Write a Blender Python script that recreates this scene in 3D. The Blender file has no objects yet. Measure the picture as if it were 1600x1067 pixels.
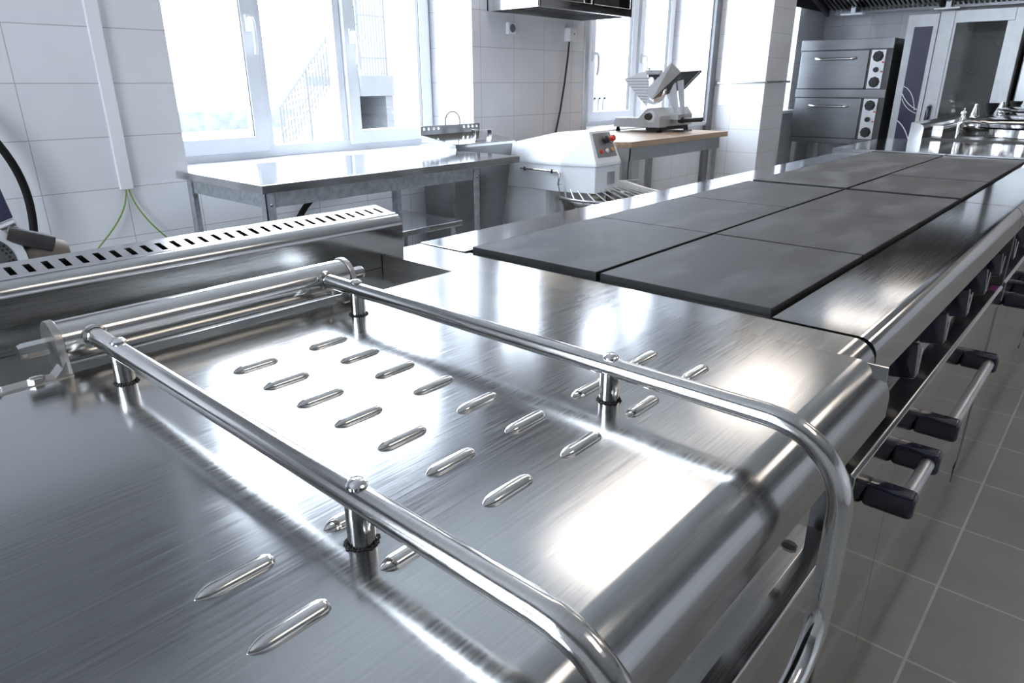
import bpy, bmesh, math, random
from mathutils import Vector, Matrix
random.seed(7)
sc = bpy.context.scene
COL = sc.collection
PI = math.pi

# ------------------------------------------------------------------ camera
CAM_LOC = (-0.90263, -0.62063, 1.15117)
CAM_R = [[0.66392, -0.747799, -0.002588], [-0.265454, -0.23244, -0.935685], [0.699103, 0.621907, -0.352828]]
cd = bpy.data.cameras.new('camera')
cam = bpy.data.objects.new('camera', cd)
COL.objects.link(cam)
cd.sensor_width = 36.0
cd.lens = 1068.47 / 1600 * 36.0
cd.clip_start = 0.01
r_, d_, f_ = (Vector(v) for v in CAM_R)
m = Matrix.Identity(4)
for i in range(3):
    m[i][0] = r_[i]; m[i][1] = -d_[i]; m[i][2] = -f_[i]; m[i][3] = CAM_LOC[i]
cam.matrix_world = m
sc.camera = cam

# ------------------------------------------------------------------ world, daylight, exposure
SKY = 7.0
LAMP = 1.5
w = bpy.data.worlds.new('sky'); sc.world = w
w.use_nodes = True
bg = w.node_tree.nodes['Background']
bg.inputs[0].default_value = (0.90, 0.95, 1.0, 1)
bg.inputs[1].default_value = SKY
sc.view_settings.view_transform = 'Standard'
sc.view_settings.look = 'None'
sc.view_settings.exposure = 1.52
sc.view_settings.gamma = 1.0
sc.view_settings.use_curve_mapping = False
sc.cycles.use_denoising = True
sc.cycles.max_bounces = 14
sc.cycles.diffuse_bounces = 6
sc.cycles.glossy_bounces = 8
sc.cycles.transparent_max_bounces = 16
sc.cycles.sample_clamp_indirect = 6.0
sc.cycles.caustics_reflective = True
sc.cycles.caustics_refractive = False
sc.cycles.blur_glossy = 0.5

WY = 2.10      # inner face of the window wall
FY = 2.42      # plane of the window frames
BX = 7.0       # back wall
WIN = [(0.284, 1.85, 0.83, 2.72), (2.87, 4.50, 0.86, 2.72), (5.25, 6.30, 0.90, 2.72)]
CEIL = 2.95

L = bpy.data.lights.new('window_daylight', 'AREA'); L.shape = 'RECTANGLE'
L.size = 1.4; L.size_y = 1.3; L.cycles.is_portal = True
o = bpy.data.objects.new('window_daylight', L); COL.objects.link(o)
o.location = (-2.85, .65, 1.6); o.rotation_euler = (0, -PI / 2, 0)
for (x0, x1, z0, z1) in WIN:      # daylight portals: they only steer the sampling of the sky
    L = bpy.data.lights.new('window_daylight', 'AREA'); L.shape = 'RECTANGLE'
    L.size = x1 - x0; L.size_y = z1 - z0
    L.cycles.is_portal = True
    o = bpy.data.objects.new('window_daylight', L); COL.objects.link(o)
    o.location = ((x0 + x1) / 2, FY + 0.12, (z0 + z1) / 2)
    o.rotation_euler = (-PI / 2, 0, 0)

# ------------------------------------------------------------------ materials
def newmat(name):
    mt = bpy.data.materials.new(name); mt.use_nodes = True
    nt = mt.node_tree
    return mt, nt, nt.nodes['Principled BSDF']

def nd(nt, typ, **kw):
    n = nt.nodes.new(typ)
    for k, v in kw.items():
        if isinstance(k, str) and hasattr(n, k): setattr(n, k, v)
    return n

def noise_mat(name, col, col2=None, metal=0.0, rough=0.5, rough2=None, scale=8.0, stretch=(1, 1, 1), bump=0.0, coat=0.0, detail=4.0, lo=0.35, hi=0.65, spec=None, coords='Object'):
    mt, nt, b = newmat(name)
    tc = nt.nodes.new('ShaderNodeTexCoord'); mp = nt.nodes.new('ShaderNodeMapping'); nz = nt.nodes.new('ShaderNodeTexNoise')
    mp.inputs['Scale'].default_value = stretch
    nz.inputs['Scale'].default_value = scale; nz.inputs['Detail'].default_value = detail
    nt.links.new(tc.outputs[coords], mp.inputs[0]); nt.links.new(mp.outputs[0], nz.inputs['Vector'])
    rp = nt.nodes.new('ShaderNodeValToRGB')
    rp.color_ramp.elements[0].position = lo; rp.color_ramp.elements[1].position = hi
    rp.color_ramp.elements[0].color = (*col, 1); rp.color_ramp.elements[1].color = (*(col2 or col), 1)
    nt.links.new(nz.outputs[0], rp.inputs[0]); nt.links.new(rp.outputs[0], b.inputs['Base Color'])
    b.inputs['Metallic'].default_value = metal
    if rough2 is not None:
        mr = nt.nodes.new('ShaderNodeMapRange'); mr.inputs['From Min'].default_value = lo; mr.inputs['From Max'].default_value = hi
        mr.inputs['To Min'].default_value = rough; mr.inputs['To Max'].default_value = rough2
        nt.links.new(nz.outputs[0], mr.inputs[0]); nt.links.new(mr.outputs[0], b.inputs['Roughness'])
    else:
        b.inputs['Roughness'].default_value = rough
    if bump:
        bp = nt.nodes.new('ShaderNodeBump'); bp.inputs['Strength'].default_value = bump; bp.inputs['Distance'].default_value = 0.002
        nt.links.new(nz.outputs[0], bp.inputs['Height']); nt.links.new(bp.outputs[0], b.inputs['Normal'])
    b.inputs['Coat Weight'].default_value = coat
    if spec is not None: b.inputs['Specular IOR Level'].default_value = spec
    return mt

def emit_mat(name, col, s):
    mt, nt, b = newmat(name)
    b.inputs['Base Color'].default_value = (0.8, 0.8, 0.8, 1)
    b.inputs['Emission Color'].default_value = (*col, 1); b.inputs['Emission Strength'].default_value = s
    return mt

def tile_mat(name, axis, col, mortar, bw, rh, off, paint=None, upper_z=None, rough=0.12, var=0.03, msize=0.0016):
    mt, nt, b = newmat(name)
    g = nt.nodes.new('ShaderNodeNewGeometry'); sp = nt.nodes.new('ShaderNodeSeparateXYZ'); cb = nt.nodes.new('ShaderNodeCombineXYZ')
    nt.links.new(g.outputs['Position'], sp.inputs[0])
    for k, a in enumerate(axis):
        ad = nt.nodes.new('ShaderNodeMath'); ad.operation = 'ADD'; ad.inputs[1].default_value = off[k]
        nt.links.new(sp.outputs['XYZ'.index(a)], ad.inputs[0]); nt.links.new(ad.outputs[0], cb.inputs[k])
    br = nt.nodes.new('ShaderNodeTexBrick'); br.offset = 0; br.squash = 1
    br.inputs['Scale'].default_value = 1; br.inputs['Brick Width'].default_value = bw; br.inputs['Row Height'].default_value = rh
    br.inputs['Mortar Size'].default_value = msize; br.inputs['Mortar Smooth'].default_value = 0.3; br.inputs['Bias'].default_value = 0
    c2 = tuple(max(0, c * (1 - var)) for c in col)
    br.inputs['Color1'].default_value = (*col, 1); br.inputs['Color2'].default_value = (*c2, 1); br.inputs['Mortar'].default_value = (*mortar, 1)
    nt.links.new(cb.outputs[0], br.inputs['Vector'])
    nz = nt.nodes.new('ShaderNodeTexNoise'); nz.inputs['Scale'].default_value = 3.5; nz.inputs['Detail'].default_value = 6
    nt.links.new(g.outputs['Position'], nz.inputs['Vector'])
    mx = nt.nodes.new('ShaderNodeMix'); mx.data_type = 'RGBA'; mx.blend_type = 'MULTIPLY'; mx.inputs[0].default_value = 1.0
    mr = nt.nodes.new('ShaderNodeMapRange'); mr.inputs['From Min'].default_value = 0.3; mr.inputs['From Max'].default_value = 0.7
    mr.inputs['To Min'].default_value = 1 - var * 3; mr.inputs['To Max'].default_value = 1.0
    nt.links.new(nz.outputs[0], mr.inputs[0]); nt.links.new(br.outputs['Color'], mx.inputs[6]); nt.links.new(mr.outputs[0], mx.inputs[7])
    out = mx.outputs[2]
    rr = nt.nodes.new('ShaderNodeMapRange'); rr.inputs['To Min'].default_value = rough; rr.inputs['To Max'].default_value = 0.7
    nt.links.new(br.outputs['Fac'], rr.inputs[0])
    rout = rr.outputs[0]
    if paint is not None:
        gt = nt.nodes.new('ShaderNodeMath'); gt.operation = 'GREATER_THAN'; gt.inputs[1].default_value = upper_z
        nt.links.new(sp.outputs[2], gt.inputs[0])
        m2 = nt.nodes.new('ShaderNodeMix'); m2.data_type = 'RGBA'
        nt.links.new(gt.outputs[0], m2.inputs[0]); nt.links.new(out, m2.inputs[6]); m2.inputs[7].default_value = (*paint, 1)
        out = m2.outputs[2]
        m3 = nt.nodes.new('ShaderNodeMix'); nt.links.new(gt.outputs[0], m3.inputs[0]); nt.links.new(rout, m3.inputs[2]); m3.inputs[3].default_value = 0.7
        rout = m3.outputs[0]
    nt.links.new(out, b.inputs['Base Color']); nt.links.new(rout, b.inputs['Roughness'])
    bp = nt.nodes.new('ShaderNodeBump'); bp.inputs['Strength'].default_value = 0.35; bp.inputs['Distance'].default_value = 0.001; bp.invert = True
    nt.links.new(br.outputs['Fac'], bp.inputs['Height']); nt.links.new(bp.outputs[0], b.inputs['Normal'])
    return mt

ST = noise_mat('steel_brushed', (0.52, 0.52, 0.515), (0.57, 0.57, 0.565), 1, 0.12, 0.18, 14, (1, 60, 60))
STL = noise_mat('steel_lid', (0.44, 0.443, 0.445), (0.48, 0.482, 0.485), 1, 0.13, 0.19, 9, (1.5, 45, 45))
STT = noise_mat('steel_table', (0.66, 0.67, 0.68), (0.72, 0.72, 0.73), 1, 0.08, 0.12, 10, (1, 40, 40))
STP = noise_mat('steel_polished', (0.62, 0.61, 0.59), (0.68, 0.67, 0.65), 1, 0.10, 0.16, 20, (1, 30, 30))
STD = noise_mat('steel_door', (0.42, 0.42, 0.42), (0.47, 0.47, 0.47), 1, 0.07, 0.11, 6, (1, 1, 30))
STO = noise_mat('steel_oven', (0.27, 0.275, 0.28), (0.30, 0.305, 0.31), 1, 0.25, 0.27, 4, (1, 1, 12))
STB = noise_mat('steel_weld_brown', (0.44, 0.42, 0.39), (0.50, 0.48, 0.46), 1, 0.26, 0.34, 12, (1, 1, 1))
CHR = noise_mat('chrome', (0.75, 0.75, 0.75), (0.8, 0.8, 0.8), 1, 0.06, 0.1, 10)
GAL = noise_mat('galvanized', (0.42, 0.45, 0.48), (0.58, 0.61, 0.64), 0.85, 0.32, 0.48, 45, (1, 1, 1), 0.01, detail=2)
ALU = noise_mat('aluminium', (0.66, 0.67, 0.68), (0.72, 0.73, 0.74), 0.9, 0.34, 0.40, 20)
IRON = noise_mat('cast_iron', (0.042, 0.043, 0.046), (0.115, 0.116, 0.12), 0.0, 0.52, 0.62, 5.5, (1, 2.4, 1), 0.02, detail=12, lo=0.46, hi=0.68, spec=0.36)
BLK = noise_mat('black_plastic', (0.012, 0.012, 0.013), (0.02, 0.02, 0.022), 0, 0.4, None, 10)
BLKH = noise_mat('black_cavity', (0.006, 0.006, 0.006), (0.01, 0.01, 0.01), 0, 0.6, None, 10)
RUB = noise_mat('black_rubber', (0.004, 0.004, 0.004), (0.007, 0.007, 0.007), 0, 0.6, None, 10, spec=0.2)
NAVY = noise_mat('navy_plastic', (0.014, 0.014, 0.032), (0.018, 0.018, 0.04), 0, 0.12, 0.2, 6, coat=0.5)
NAVYP = noise_mat('navy_panel', (0.035, 0.035, 0.075), (0.042, 0.042, 0.088), 0, 0.25, None, 6)
WPAINT = noise_mat('white_enamel', (0.76, 0.78, 0.81), (0.80, 0.82, 0.84), 0, 0.28, None, 6)
PVC = noise_mat('white_plastic_frame', (0.66, 0.68, 0.72), (0.70, 0.72, 0.75), 0, 0.3, None, 5)
WPLAS = noise_mat('white_plastic', (0.76, 0.77, 0.78), (0.8, 0.8, 0.81), 0, 0.35, None, 5)
GPAINT = noise_mat('grey_hammered_paint', (0.42, 0.43, 0.45), (0.50, 0.51, 0.53), 0.3, 0.36, 0.45, 80)
DGR = noise_mat('dark_grey_metal', (0.09, 0.092, 0.095), (0.13, 0.13, 0.135), 0.6, 0.4, None, 9)
MGR = noise_mat('mid_grey_paint', (0.16, 0.165, 0.18), (0.19, 0.195, 0.21), 0.1, 0.45, None, 9)
PANELG = noise_mat('grey_panel_foil', (0.24, 0.24, 0.245), (0.28, 0.28, 0.285), 0.2, 0.4, None, 9)
NBST = noise_mat('near_black_steel', (0.030, 0.029, 0.029), (0.05, 0.048, 0.046), 0.2, 0.45, None, 9)  # one near-black tone for edge strip, tray, wire loop and tube
TAN = noise_mat('worn_brown_metal', (0.12, 0.10, 0.09), (0.22, 0.18, 0.15), 0.4, 0.45, 0.6, 18)
RED = noise_mat('red_plastic', (0.55, 0.03, 0.02), (0.6, 0.04, 0.03), 0, 0.3, None, 5)
ALUD = noise_mat('satin_door_metal', (0.44, 0.45, 0.46), (0.49, 0.50, 0.51), 0.85, 0.38, 0.42, 12)
ORNG = noise_mat('amber_plastic', (0.55, 0.25, 0.10), (0.6, 0.3, 0.13), 0, 0.3, None, 5)
PURP = noise_mat('purple_label', (0.16, 0.02, 0.14), (0.2, 0.03, 0.18), 0, 0.4, None, 5)
GREEN = noise_mat('green_yellow_wire', (0.12, 0.28, 0.05), (0.22, 0.30, 0.06), 0, 0.4, None, 60)
CEILM = noise_mat('ceiling_paint', (0.50, 0.50, 0.50), (0.53, 0.53, 0.53), 0, 0.8, None, 3)
LAMPM = emit_mat('lamp_diffuser', (1.0, 0.89, 0.76), LAMP)
EXTW = noise_mat('outside_white_render', (0.75, 0.77, 0.8), (0.8, 0.82, 0.85), 0, 0.9, None, 3)
EXTG = noise_mat('outside_concrete', (0.040, 0.041, 0.044), (0.046, 0.047, 0.050), 0, 0.9, None, 6)
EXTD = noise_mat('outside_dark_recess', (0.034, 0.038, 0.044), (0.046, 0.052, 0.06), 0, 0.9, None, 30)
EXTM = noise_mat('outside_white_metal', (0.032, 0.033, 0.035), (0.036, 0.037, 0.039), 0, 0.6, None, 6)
EXTB = noise_mat('outside_hedge', (0.05, 0.058, 0.062), (0.085, 0.086, 0.078), 0, 0.95, None, 2.5, detail=8)
SNOW = noise_mat('outside_ground', (0.60, 0.61, 0.62), (0.75, 0.76, 0.77), 0, 0.95, None, 0.7)
ROOFM = noise_mat('outside_roof', (0.058, 0.066, 0.078), (0.075, 0.083, 0.095), 0, 0.8, None, 5, (1, 12, 1))

TILE_COL = (0.77, 0.77, 0.795)
MORT = (0.40, 0.40, 0.42)
UPPER_DARK = (0.28, 0.285, 0.295)  # invented grey above the tiles, so the lid reflects something darker
TW = tile_mat('white_tile_window_wall', 'XZ', TILE_COL, MORT, 0.266, 0.1765, (0.216 + 2.66, -1.156 + 1.765), UPPER_DARK, 1.99)
TB = tile_mat('white_tile_back_wall', 'YZ', TILE_COL, MORT, 0.266, 0.1765, (5.0, -1.156 + 1.765), UPPER_DARK, 1.99)
FL = tile_mat('grey_floor_tile', 'XY', (0.37, 0.364, 0.352), (0.60, 0.59, 0.57), 0.303, 0.303, (-1.101 + 6.06, 0.498 + 6.06), rough=0.38, var=0.07, msize=0.0035)

def glass_mat(name, tint=(0.93, 0.96, 1.0), refl=0.08):
    mt, nt, b = newmat(name)
    nt.nodes.remove(b)
    out = nt.nodes['Material Output']
    tr = nt.nodes.new('ShaderNodeBsdfTransparent'); tr.inputs[0].default_value = (*tint, 1)
    gl = nt.nodes.new('ShaderNodeBsdfGlossy'); gl.inputs['Roughness'].default_value = 0.0
    lw = nt.nodes.new('ShaderNodeLayerWeight'); lw.inputs[0].default_value = 0.5
    pw = nt.nodes.new('ShaderNodeMath'); pw.operation = 'POWER'; pw.inputs[1].default_value = 5.0
    nt.links.new(lw.outputs['Facing'], pw.inputs[0])
    mu = nt.nodes.new('ShaderNodeMath'); mu.operation = 'MULTIPLY_ADD'; mu.inputs[1].default_value = 0.5; mu.inputs[2].default_value = refl * 0.4
    nt.links.new(pw.outputs[0], mu.inputs[0])
    mx = nt.nodes.new('ShaderNodeMixShader')
    nt.links.new(mu.outputs[0], mx.inputs[0]); nt.links.new(tr.outputs[0], mx.inputs[1]); nt.links.new(gl.outputs[0], mx.inputs[2])
    nt.links.new(mx.outputs[0], out.inputs[0])
    return mt
GLASS = glass_mat('window_glass')
OVGL = noise_mat('dark_oven_glass', (0.03, 0.035, 0.035), (0.05, 0.055, 0.052), 0, 0.03, None, 3, coat=1.0, spec=1.0)

def wood_mat():
    mt, nt, b = newmat('butcher_block')
    tc = nt.nodes.new('ShaderNodeTexCoord'); mp = nt.nodes.new('ShaderNodeMapping'); mp.inputs['Scale'].default_value = (1, 26, 26)
    nz = nt.nodes.new('ShaderNodeTexNoise'); nz.inputs['Scale'].default_value = 2.2; nz.inputs['Detail'].default_value = 6
    nt.links.new(tc.outputs['Object'], mp.inputs[0]); nt.links.new(mp.outputs[0], nz.inputs['Vector'])
    rp = nt.nodes.new('ShaderNodeValToRGB')
    rp.color_ramp.elements[0].position = 0.3; rp.color_ramp.elements[0].color = (0.36, 0.25, 0.17, 1)
    rp.color_ramp.elements[1].position = 0.7; rp.color_ramp.elements[1].color = (0.52, 0.39, 0.28, 1)
    nt.links.new(nz.outputs[0], rp.inputs[0]); nt.links.new(rp.outputs[0], b.inputs['Base Color'])
    b.inputs['Roughness'].default_value = 0.45
    return mt
WOOD = wood_mat()

# ------------------------------------------------------------------ mesh helpers
ORG = {}
def V(*a): return Vector(a)

class MB:
    def __init__(s): s.bm = bmesh.new()
    def box(s, x0, x1, y0, y1, z0, z1, bev=0.0, seg=2):
        t = bmesh.new()
        bmesh.ops.create_cube(t, size=1)
        for v in t.verts:
            v.co = Vector(((x0 + x1) / 2 + v.co.x * abs(x1 - x0), (y0 + y1) / 2 + v.co.y * abs(y1 - y0), (z0 + z1) / 2 + v.co.z * abs(z1 - z0)))
        if bev: bmesh.ops.bevel(t, geom=t.edges[:], offset=min(bev, 0.45 * min(abs(x1 - x0), abs(y1 - y0), abs(z1 - z0))), segments=seg, affect='EDGES', profile=0.5)
        s.merge(t); return s
    def merge(s, t, mtx=None):
        if mtx is not None: bmesh.ops.transform(t, matrix=mtx, verts=t.verts)
        me = bpy.data.meshes.new('tmp'); t.to_mesh(me); t.free(); s.bm.from_mesh(me); bpy.data.meshes.remove(me)
    def cyl(s, p0, p1, r0, r1=None, n=20, cap=True):
        p0 = Vector(p0); p1 = Vector(p1); r1 = r0 if r1 is None else r1
        d = p1 - p0; t = bmesh.new()
        bmesh.ops.create_cone(t, cap_ends=cap, segments=n, radius1=r0, radius2=r1, depth=d.length)
        q = d.to_track_quat('Z', 'Y').to_matrix().to_4x4()
        s.merge(t, Matrix.Translation((p0 + p1) / 2) @ q); return s
    def lathe(s, prof, origin, axis=(0, 0, 1), n=32):
        # prof: (radius, height) pairs turned about the axis
        q = Vector(axis).to_track_quat('Z', 'Y').to_matrix().to_4x4()
        M = Matrix.Translation(Vector(origin)) @ q
        rings = []
        for (r, h) in prof:
            if r < 1e-6: rings.append([s.bm.verts.new(M @ Vector((0, 0, h)))])
            else: rings.append([s.bm.verts.new(M @ Vector((r * math.cos(2 * PI * k / n), r * math.sin(2 * PI * k / n), h))) for k in range(n)])
        for a, b in zip(rings, rings[1:]):
            for k in range(n):
                k2 = (k + 1) % n
                f = [a[k % len(a)], a[k2 % len(a)], b[k2 % len(b)], b[k % len(b)]]
                u = []
                for v in f:
                    if v not in u: u.append(v)
                if len(u) >= 3: s.bm.faces.new(u)
        return s
    def tube(s, pts, r, n=14, cap=True, closed=False):
        pts = [Vector(p) for p in pts]; N = len(pts)
        tang = []
        for i in range(N):
            a = pts[(i - 1) % N] if closed else pts[max(0, i - 1)]; b = pts[(i + 1) % N] if closed else pts[min(N - 1, i + 1)]
            tang.append((b - a).normalized())
        up = Vector((0, 0, 1)) if abs(tang[0].z) < 0.9 else Vector((1, 0, 0))
        nrm = (up - tang[0] * up.dot(tang[0])).normalized()
        rings = []
        for i in range(N):
            nrm = (nrm - tang[i] * nrm.dot(tang[i])).normalized(); bi = tang[i].cross(nrm)
            rr = r[i] if isinstance(r, (list, tuple)) else r
            rings.append([s.bm.verts.new(pts[i] + (nrm * math.cos(2 * PI * k / n) + bi * math.sin(2 * PI * k / n)) * rr) for k in range(n)])
        for i in range(N if closed else N - 1):
            a = rings[i]; b = rings[(i + 1) % N]
            for k in range(n): s.bm.faces.new((a[k], a[(k + 1) % n], b[(k + 1) % n], b[k]))
        if cap and not closed:
            s.bm.faces.new(rings[0][::-1]); s.bm.faces.new(rings[-1])
        return s
    def prism(s, poly, axis, a0, a1, bev=0.0, seg=2):
        # polygon in the plane across `axis`, extruded from a0 to a1
        def pt(p, a):
            if axis == 'X': return Vector((a, p[0], p[1]))
            if axis == 'Y': return Vector((p[0], a, p[1]))
            return Vector((p[0], p[1], a))
        t = bmesh.new()
        A = [t.verts.new(pt(p, a0)) for p in poly]; B = [t.verts.new(pt(p, a1)) for p in poly]
        t.faces.new(A); t.faces.new(B[::-1])
        for i in range(len(poly)):
            j = (i + 1) % len(poly); t.faces.new((A[i], B[i], B[j], A[j]))
        bmesh.ops.recalc_face_normals(t, faces=t.faces[:])
        if bev: bmesh.ops.bevel(t, geom=t.edges[:], offset=bev, segments=seg, affect='EDGES', profile=0.5)
        s.merge(t); return s
    def hull(s, pts, bev=0.0):
        t = bmesh.new()
        for p in pts: t.verts.new(Vector(p))
        bmesh.ops.convex_hull(t, input=t.verts[:])
        bmesh.ops.dissolve_limit(t, angle_limit=0.02, verts=t.verts[:], edges=t.edges[:])
        if bev: bmesh.ops.bevel(t, geom=t.edges[:], offset=bev, segments=2, affect='EDGES', profile=0.5)
        s.merge(t); return s
    def xf(s, M):
        bmesh.ops.transform(s.bm, matrix=M, verts=s.bm.verts[:]); return s
    def build(s, name, mat, parent=None, ang=40, label=None, recalc=True):
        bm = s.bm
        if recalc: bmesh.ops.recalc_face_normals(bm, faces=bm.faces[:])
        la = math.radians(ang)
        for f in bm.faces: f.smooth = True
        for e in bm.edges:
            e.smooth = not (len(e.link_faces) == 2 and e.calc_face_angle(0) > la)
        o0 = ORG.get(parent, Vector((0, 0, 0)))
        if parent is not None and o0.length:
            bmesh.ops.translate(bm, vec=-o0, verts=bm.verts[:])
        me = bpy.data.meshes.new(name); bm.to_mesh(me); bm.free()
        me.materials.append(mat)
        o = bpy.data.objects.new(name, me); COL.objects.link(o)
        wn = o.modifiers.new('weighted_normals', 'WEIGHTED_NORMAL'); wn.keep_sharp = True; wn.weight = 100
        if parent is not None:
            o.parent = parent; ORG[o] = o0
        if label: o['label'] = label
        return o

def tag(o, label, cat, group=None, kind=None):
    o['label'] = label; o['category'] = cat
    if group: o['group'] = group
    if kind: o['kind'] = kind
    return o
def thing(name, label, cat, loc, group=None):
    o = bpy.data.objects.new(name, None); COL.objects.link(o); o.location = loc
    o.empty_display_size = 0.1
    ORG[o] = Vector(loc)
    return tag(o, label, cat, group)
def struct(mb, name, mat, parent=None, **k):
    o = mb.build(name, mat, parent, **k)
    if parent is None: o['kind'] = 'structure'
    return o
def copy_tree(o, parent=None):
    c = o.copy(); COL.objects.link(c); c.parent = parent
    for ch in list(o.children): copy_tree(ch, c)
    return c
def arc(c, r, a0, a1, n, plane='YZ', fixed=0.0):
    out = []
    for k in range(n + 1):
        a = a0 + (a1 - a0) * k / n
        u = c[0] + r * math.cos(a); v = c[1] + r * math.sin(a)
        out.append((fixed, u, v) if plane == 'YZ' else ((u, fixed, v) if plane == 'XZ' else (u, v, fixed)))
    return out

# ================================================================== SETTING
def wall_holes(name, mat, x0, x1, y0, y1, z0, z1, holes):
    b = MB(); x = x0
    for (a, c, h0, h1) in holes:
        b.box(x, a, y0, y1, z0, z1); b.box(a, c, y0, y1, z0, h0); b.box(a, c, y0, y1, h1, z1); x = c
    b.box(x, x1, y0, y1, z0, z1)
    return struct(b, name, mat)
RX0, RY0 = -2.6, -3.4
struct(MB().box(RX0 - .2, BX + .2, RY0 - .2, WY + .6, -0.1, 0.0), 'floor', FL)
struct(MB().box(RX0 - .2, BX + .2, RY0 - .2, WY + .6, CEIL, CEIL + .1), 'ceiling', CEILM)
wall_holes('wall_window', TW, RX0 - .2, BX + .2, WY, WY + 0.5, 0, CEIL, WIN)
struct(MB().box(BX, BX + .2, RY0, WY, 0, CEIL), 'wall_back', TB)
b = MB(); W4 = (0., 1.3, .9, 2.3)
b.box(RX0 - .3, RX0, RY0, W4[0], 0, CEIL); b.box(RX0 - .3, RX0, W4[1], WY, 0, CEIL); b.box(RX0 - .3, RX0, W4[0], W4[1], 0, W4[2]); b.box(RX0 - .3, RX0, W4[0], W4[1], W4[3], CEIL)
struct(b, 'wall_left', TB)
b = MB()
for (ya, yc, za, zc) in ((W4[0], W4[1], W4[2], W4[2] + .06), (W4[0], W4[1], W4[3] - .06, W4[3]), (W4[0], W4[0] + .06, W4[2], W4[3]), (W4[1] - .06, W4[1], W4[2], W4[3]), (.61, .69, W4[2], W4[3])): b.box(RX0 - .2, RX0 - .14, ya, yc, za, zc)
w4 = struct(b, 'window_4', PVC)
MB().box(RX0 - .175, RX0 - .169, W4[0] + .05, W4[1] - .05, W4[2] + .05, W4[3] - .05).build('window_pane', GLASS, w4)
struct(MB().box(RX0 - .2, BX + .2, RY0 - .2, RY0, 0, CEIL), 'wall_aisle', TW)
# the tiled pillar between the second and third window
struct(MB().box(4.60, 5.03, 1.66, WY, 0, CEIL), 'wall_pillar', TB)
struct(MB().box(4.51, 4.60, WY - .03, WY, 0, CEIL, .004), 'trim_1', MGR)
struct(MB().box(2.83, 2.87, WY - .012, WY + .002, 0, CEIL, .003), 'trim_2', ALU)
struct(MB().tube([(4.585, 2.09, 1.15), (4.585, 1.645, 1.155), (5.06, 1.645, 1.16)], 0.008, 10).cyl((4.575, 2.06, 1.15), (4.60, 2.06, 1.15), .02, n=14), 'trim_3', CHR)

def sash(b, x0, x1, z0, z1, y, w=.07, d=.06, bev=.008):
    b.box(x0, x1, y, y + d, z0, z0 + w, bev); b.box(x0, x1, y, y + d, z1 - w, z1, bev)
    b.box(x0, x0 + w, y, y + d, z0 + w * .8, z1 - w * .8, bev); b.box(x1 - w, x1, y, y + d, z0 + w * .8, z1 - w * .8, bev)
def handle(x, z, y, parent):
    h = MB()
    h.box(x - .014, x + .014, y - .012, y, z - .035, z + .035, .005)
    h.cyl((x, y, z + .015), (x, y - .035, z + .015), .009, n=12)
    h.tube([(x, y - .035, z + .02), (x + .002, y - .045, z), (x + .002, y - .048, z - .05), (x + .002, y - .044, z - .10), (x + .002, y - .038, z - .125)], .008, 10)
    h.build('window_handle', WPLAS, parent)
def window(n, x0, x1, z0, z1, panes):
    """panes: list of (x0, x1, opening?) across the frame"""
    fr = MB()
    fy = FY
    fr.box(x0, x1, fy, fy + .07, z0, z0 + .055, .006); fr.box(x0, x1, fy, fy + .07, z1 - .055, z1, .006)
    fr.box(x0, x0 + .05, fy, fy + .07, z0 + .05, z1 - .05, .006); fr.box(x1 - .05, x1, fy, fy + .07, z0 + .05, z1 - .05, .006)
    for (a, c, op) in panes[:-1]:
        fr.box(c - .004, c + .036, fy + .004, fy + .07, z0 + .05, z1 - .05, .004)
    root = fr.build('window_%d' % n, PVC); root['kind'] = 'structure'
    for (a, c, op) in panes:
        if op:
            s_ = MB(); sash(s_, a, c, z0 + .03, z1 - .03, fy - .018); s_.build('window_sash', PVC, root)
            MB().box(a + .06, c - .06, fy + .012, fy + .018, z0 + .085, z1 - .085).build('window_pane', GLASS, root)
            g = MB()
            for (xa, xb, za, zb) in ((a + .066, a + .072, z0 + .09, z1 - .09), (c - .072, c - .066, z0 + .09, z1 - .09)):
                g.box(xa, xb, fy - .012, fy + .012, za, zb)
            g.build('glazing_gasket', BLK, root)
        else:
            MB().box(a, c, fy + .030, fy + .036, z0 + .05, z1 - .05).build('window_pane', GLASS, root)
    return root
x0, x1, z0, z1 = WIN[0]
w1 = window(1, x0, x1, z0, z1, [(x0 + .04, .815, True), (.851, 1.235, False), (1.273, x1 - .02, True)])
handle(.775, 1.40, FY - .018, w1); handle(1.312, 1.37, FY - .018, w1)
MB().box(x0 + .002, x1 - .002, WY - .02, FY + .01, z0 - .03, z0 + .002, .004).build('window_sill', PVC, w1)
x0, x1, z0, z1 = WIN[1]
w2 = window(2, x0, x1, z0, z1, [(x0 + .45, 3.93, True), (3.966, x1 - .03, True)])
MB().box(x0 + .05, x0 + .45, FY - .002, FY + .06, z0 + .05, z1 - .05, .006).build('window_frame', PVC, w2)
handle(3.36 - .0, 1.33, FY - .018, w2); handle(4.005, 1.33, FY - .018, w2)
MB().box(x0 + .002, x1 - .002, WY - .03, FY + .01, z0 - .03, z0 + .002, .004).build('window_sill', PVC, w2)
x0, x1, z0, z1 = WIN[2]
w3 = window(3, x0, x1, z0, z1, [(x0 + .03, 5.75, True), (5.79, x1 - .03, True)])
MB().box(x0 + .002, x1 + .06, WY - .06, FY + .01, z0 - .03, z0 + .002, .004).build('window_sill', PVC, w3)

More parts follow.
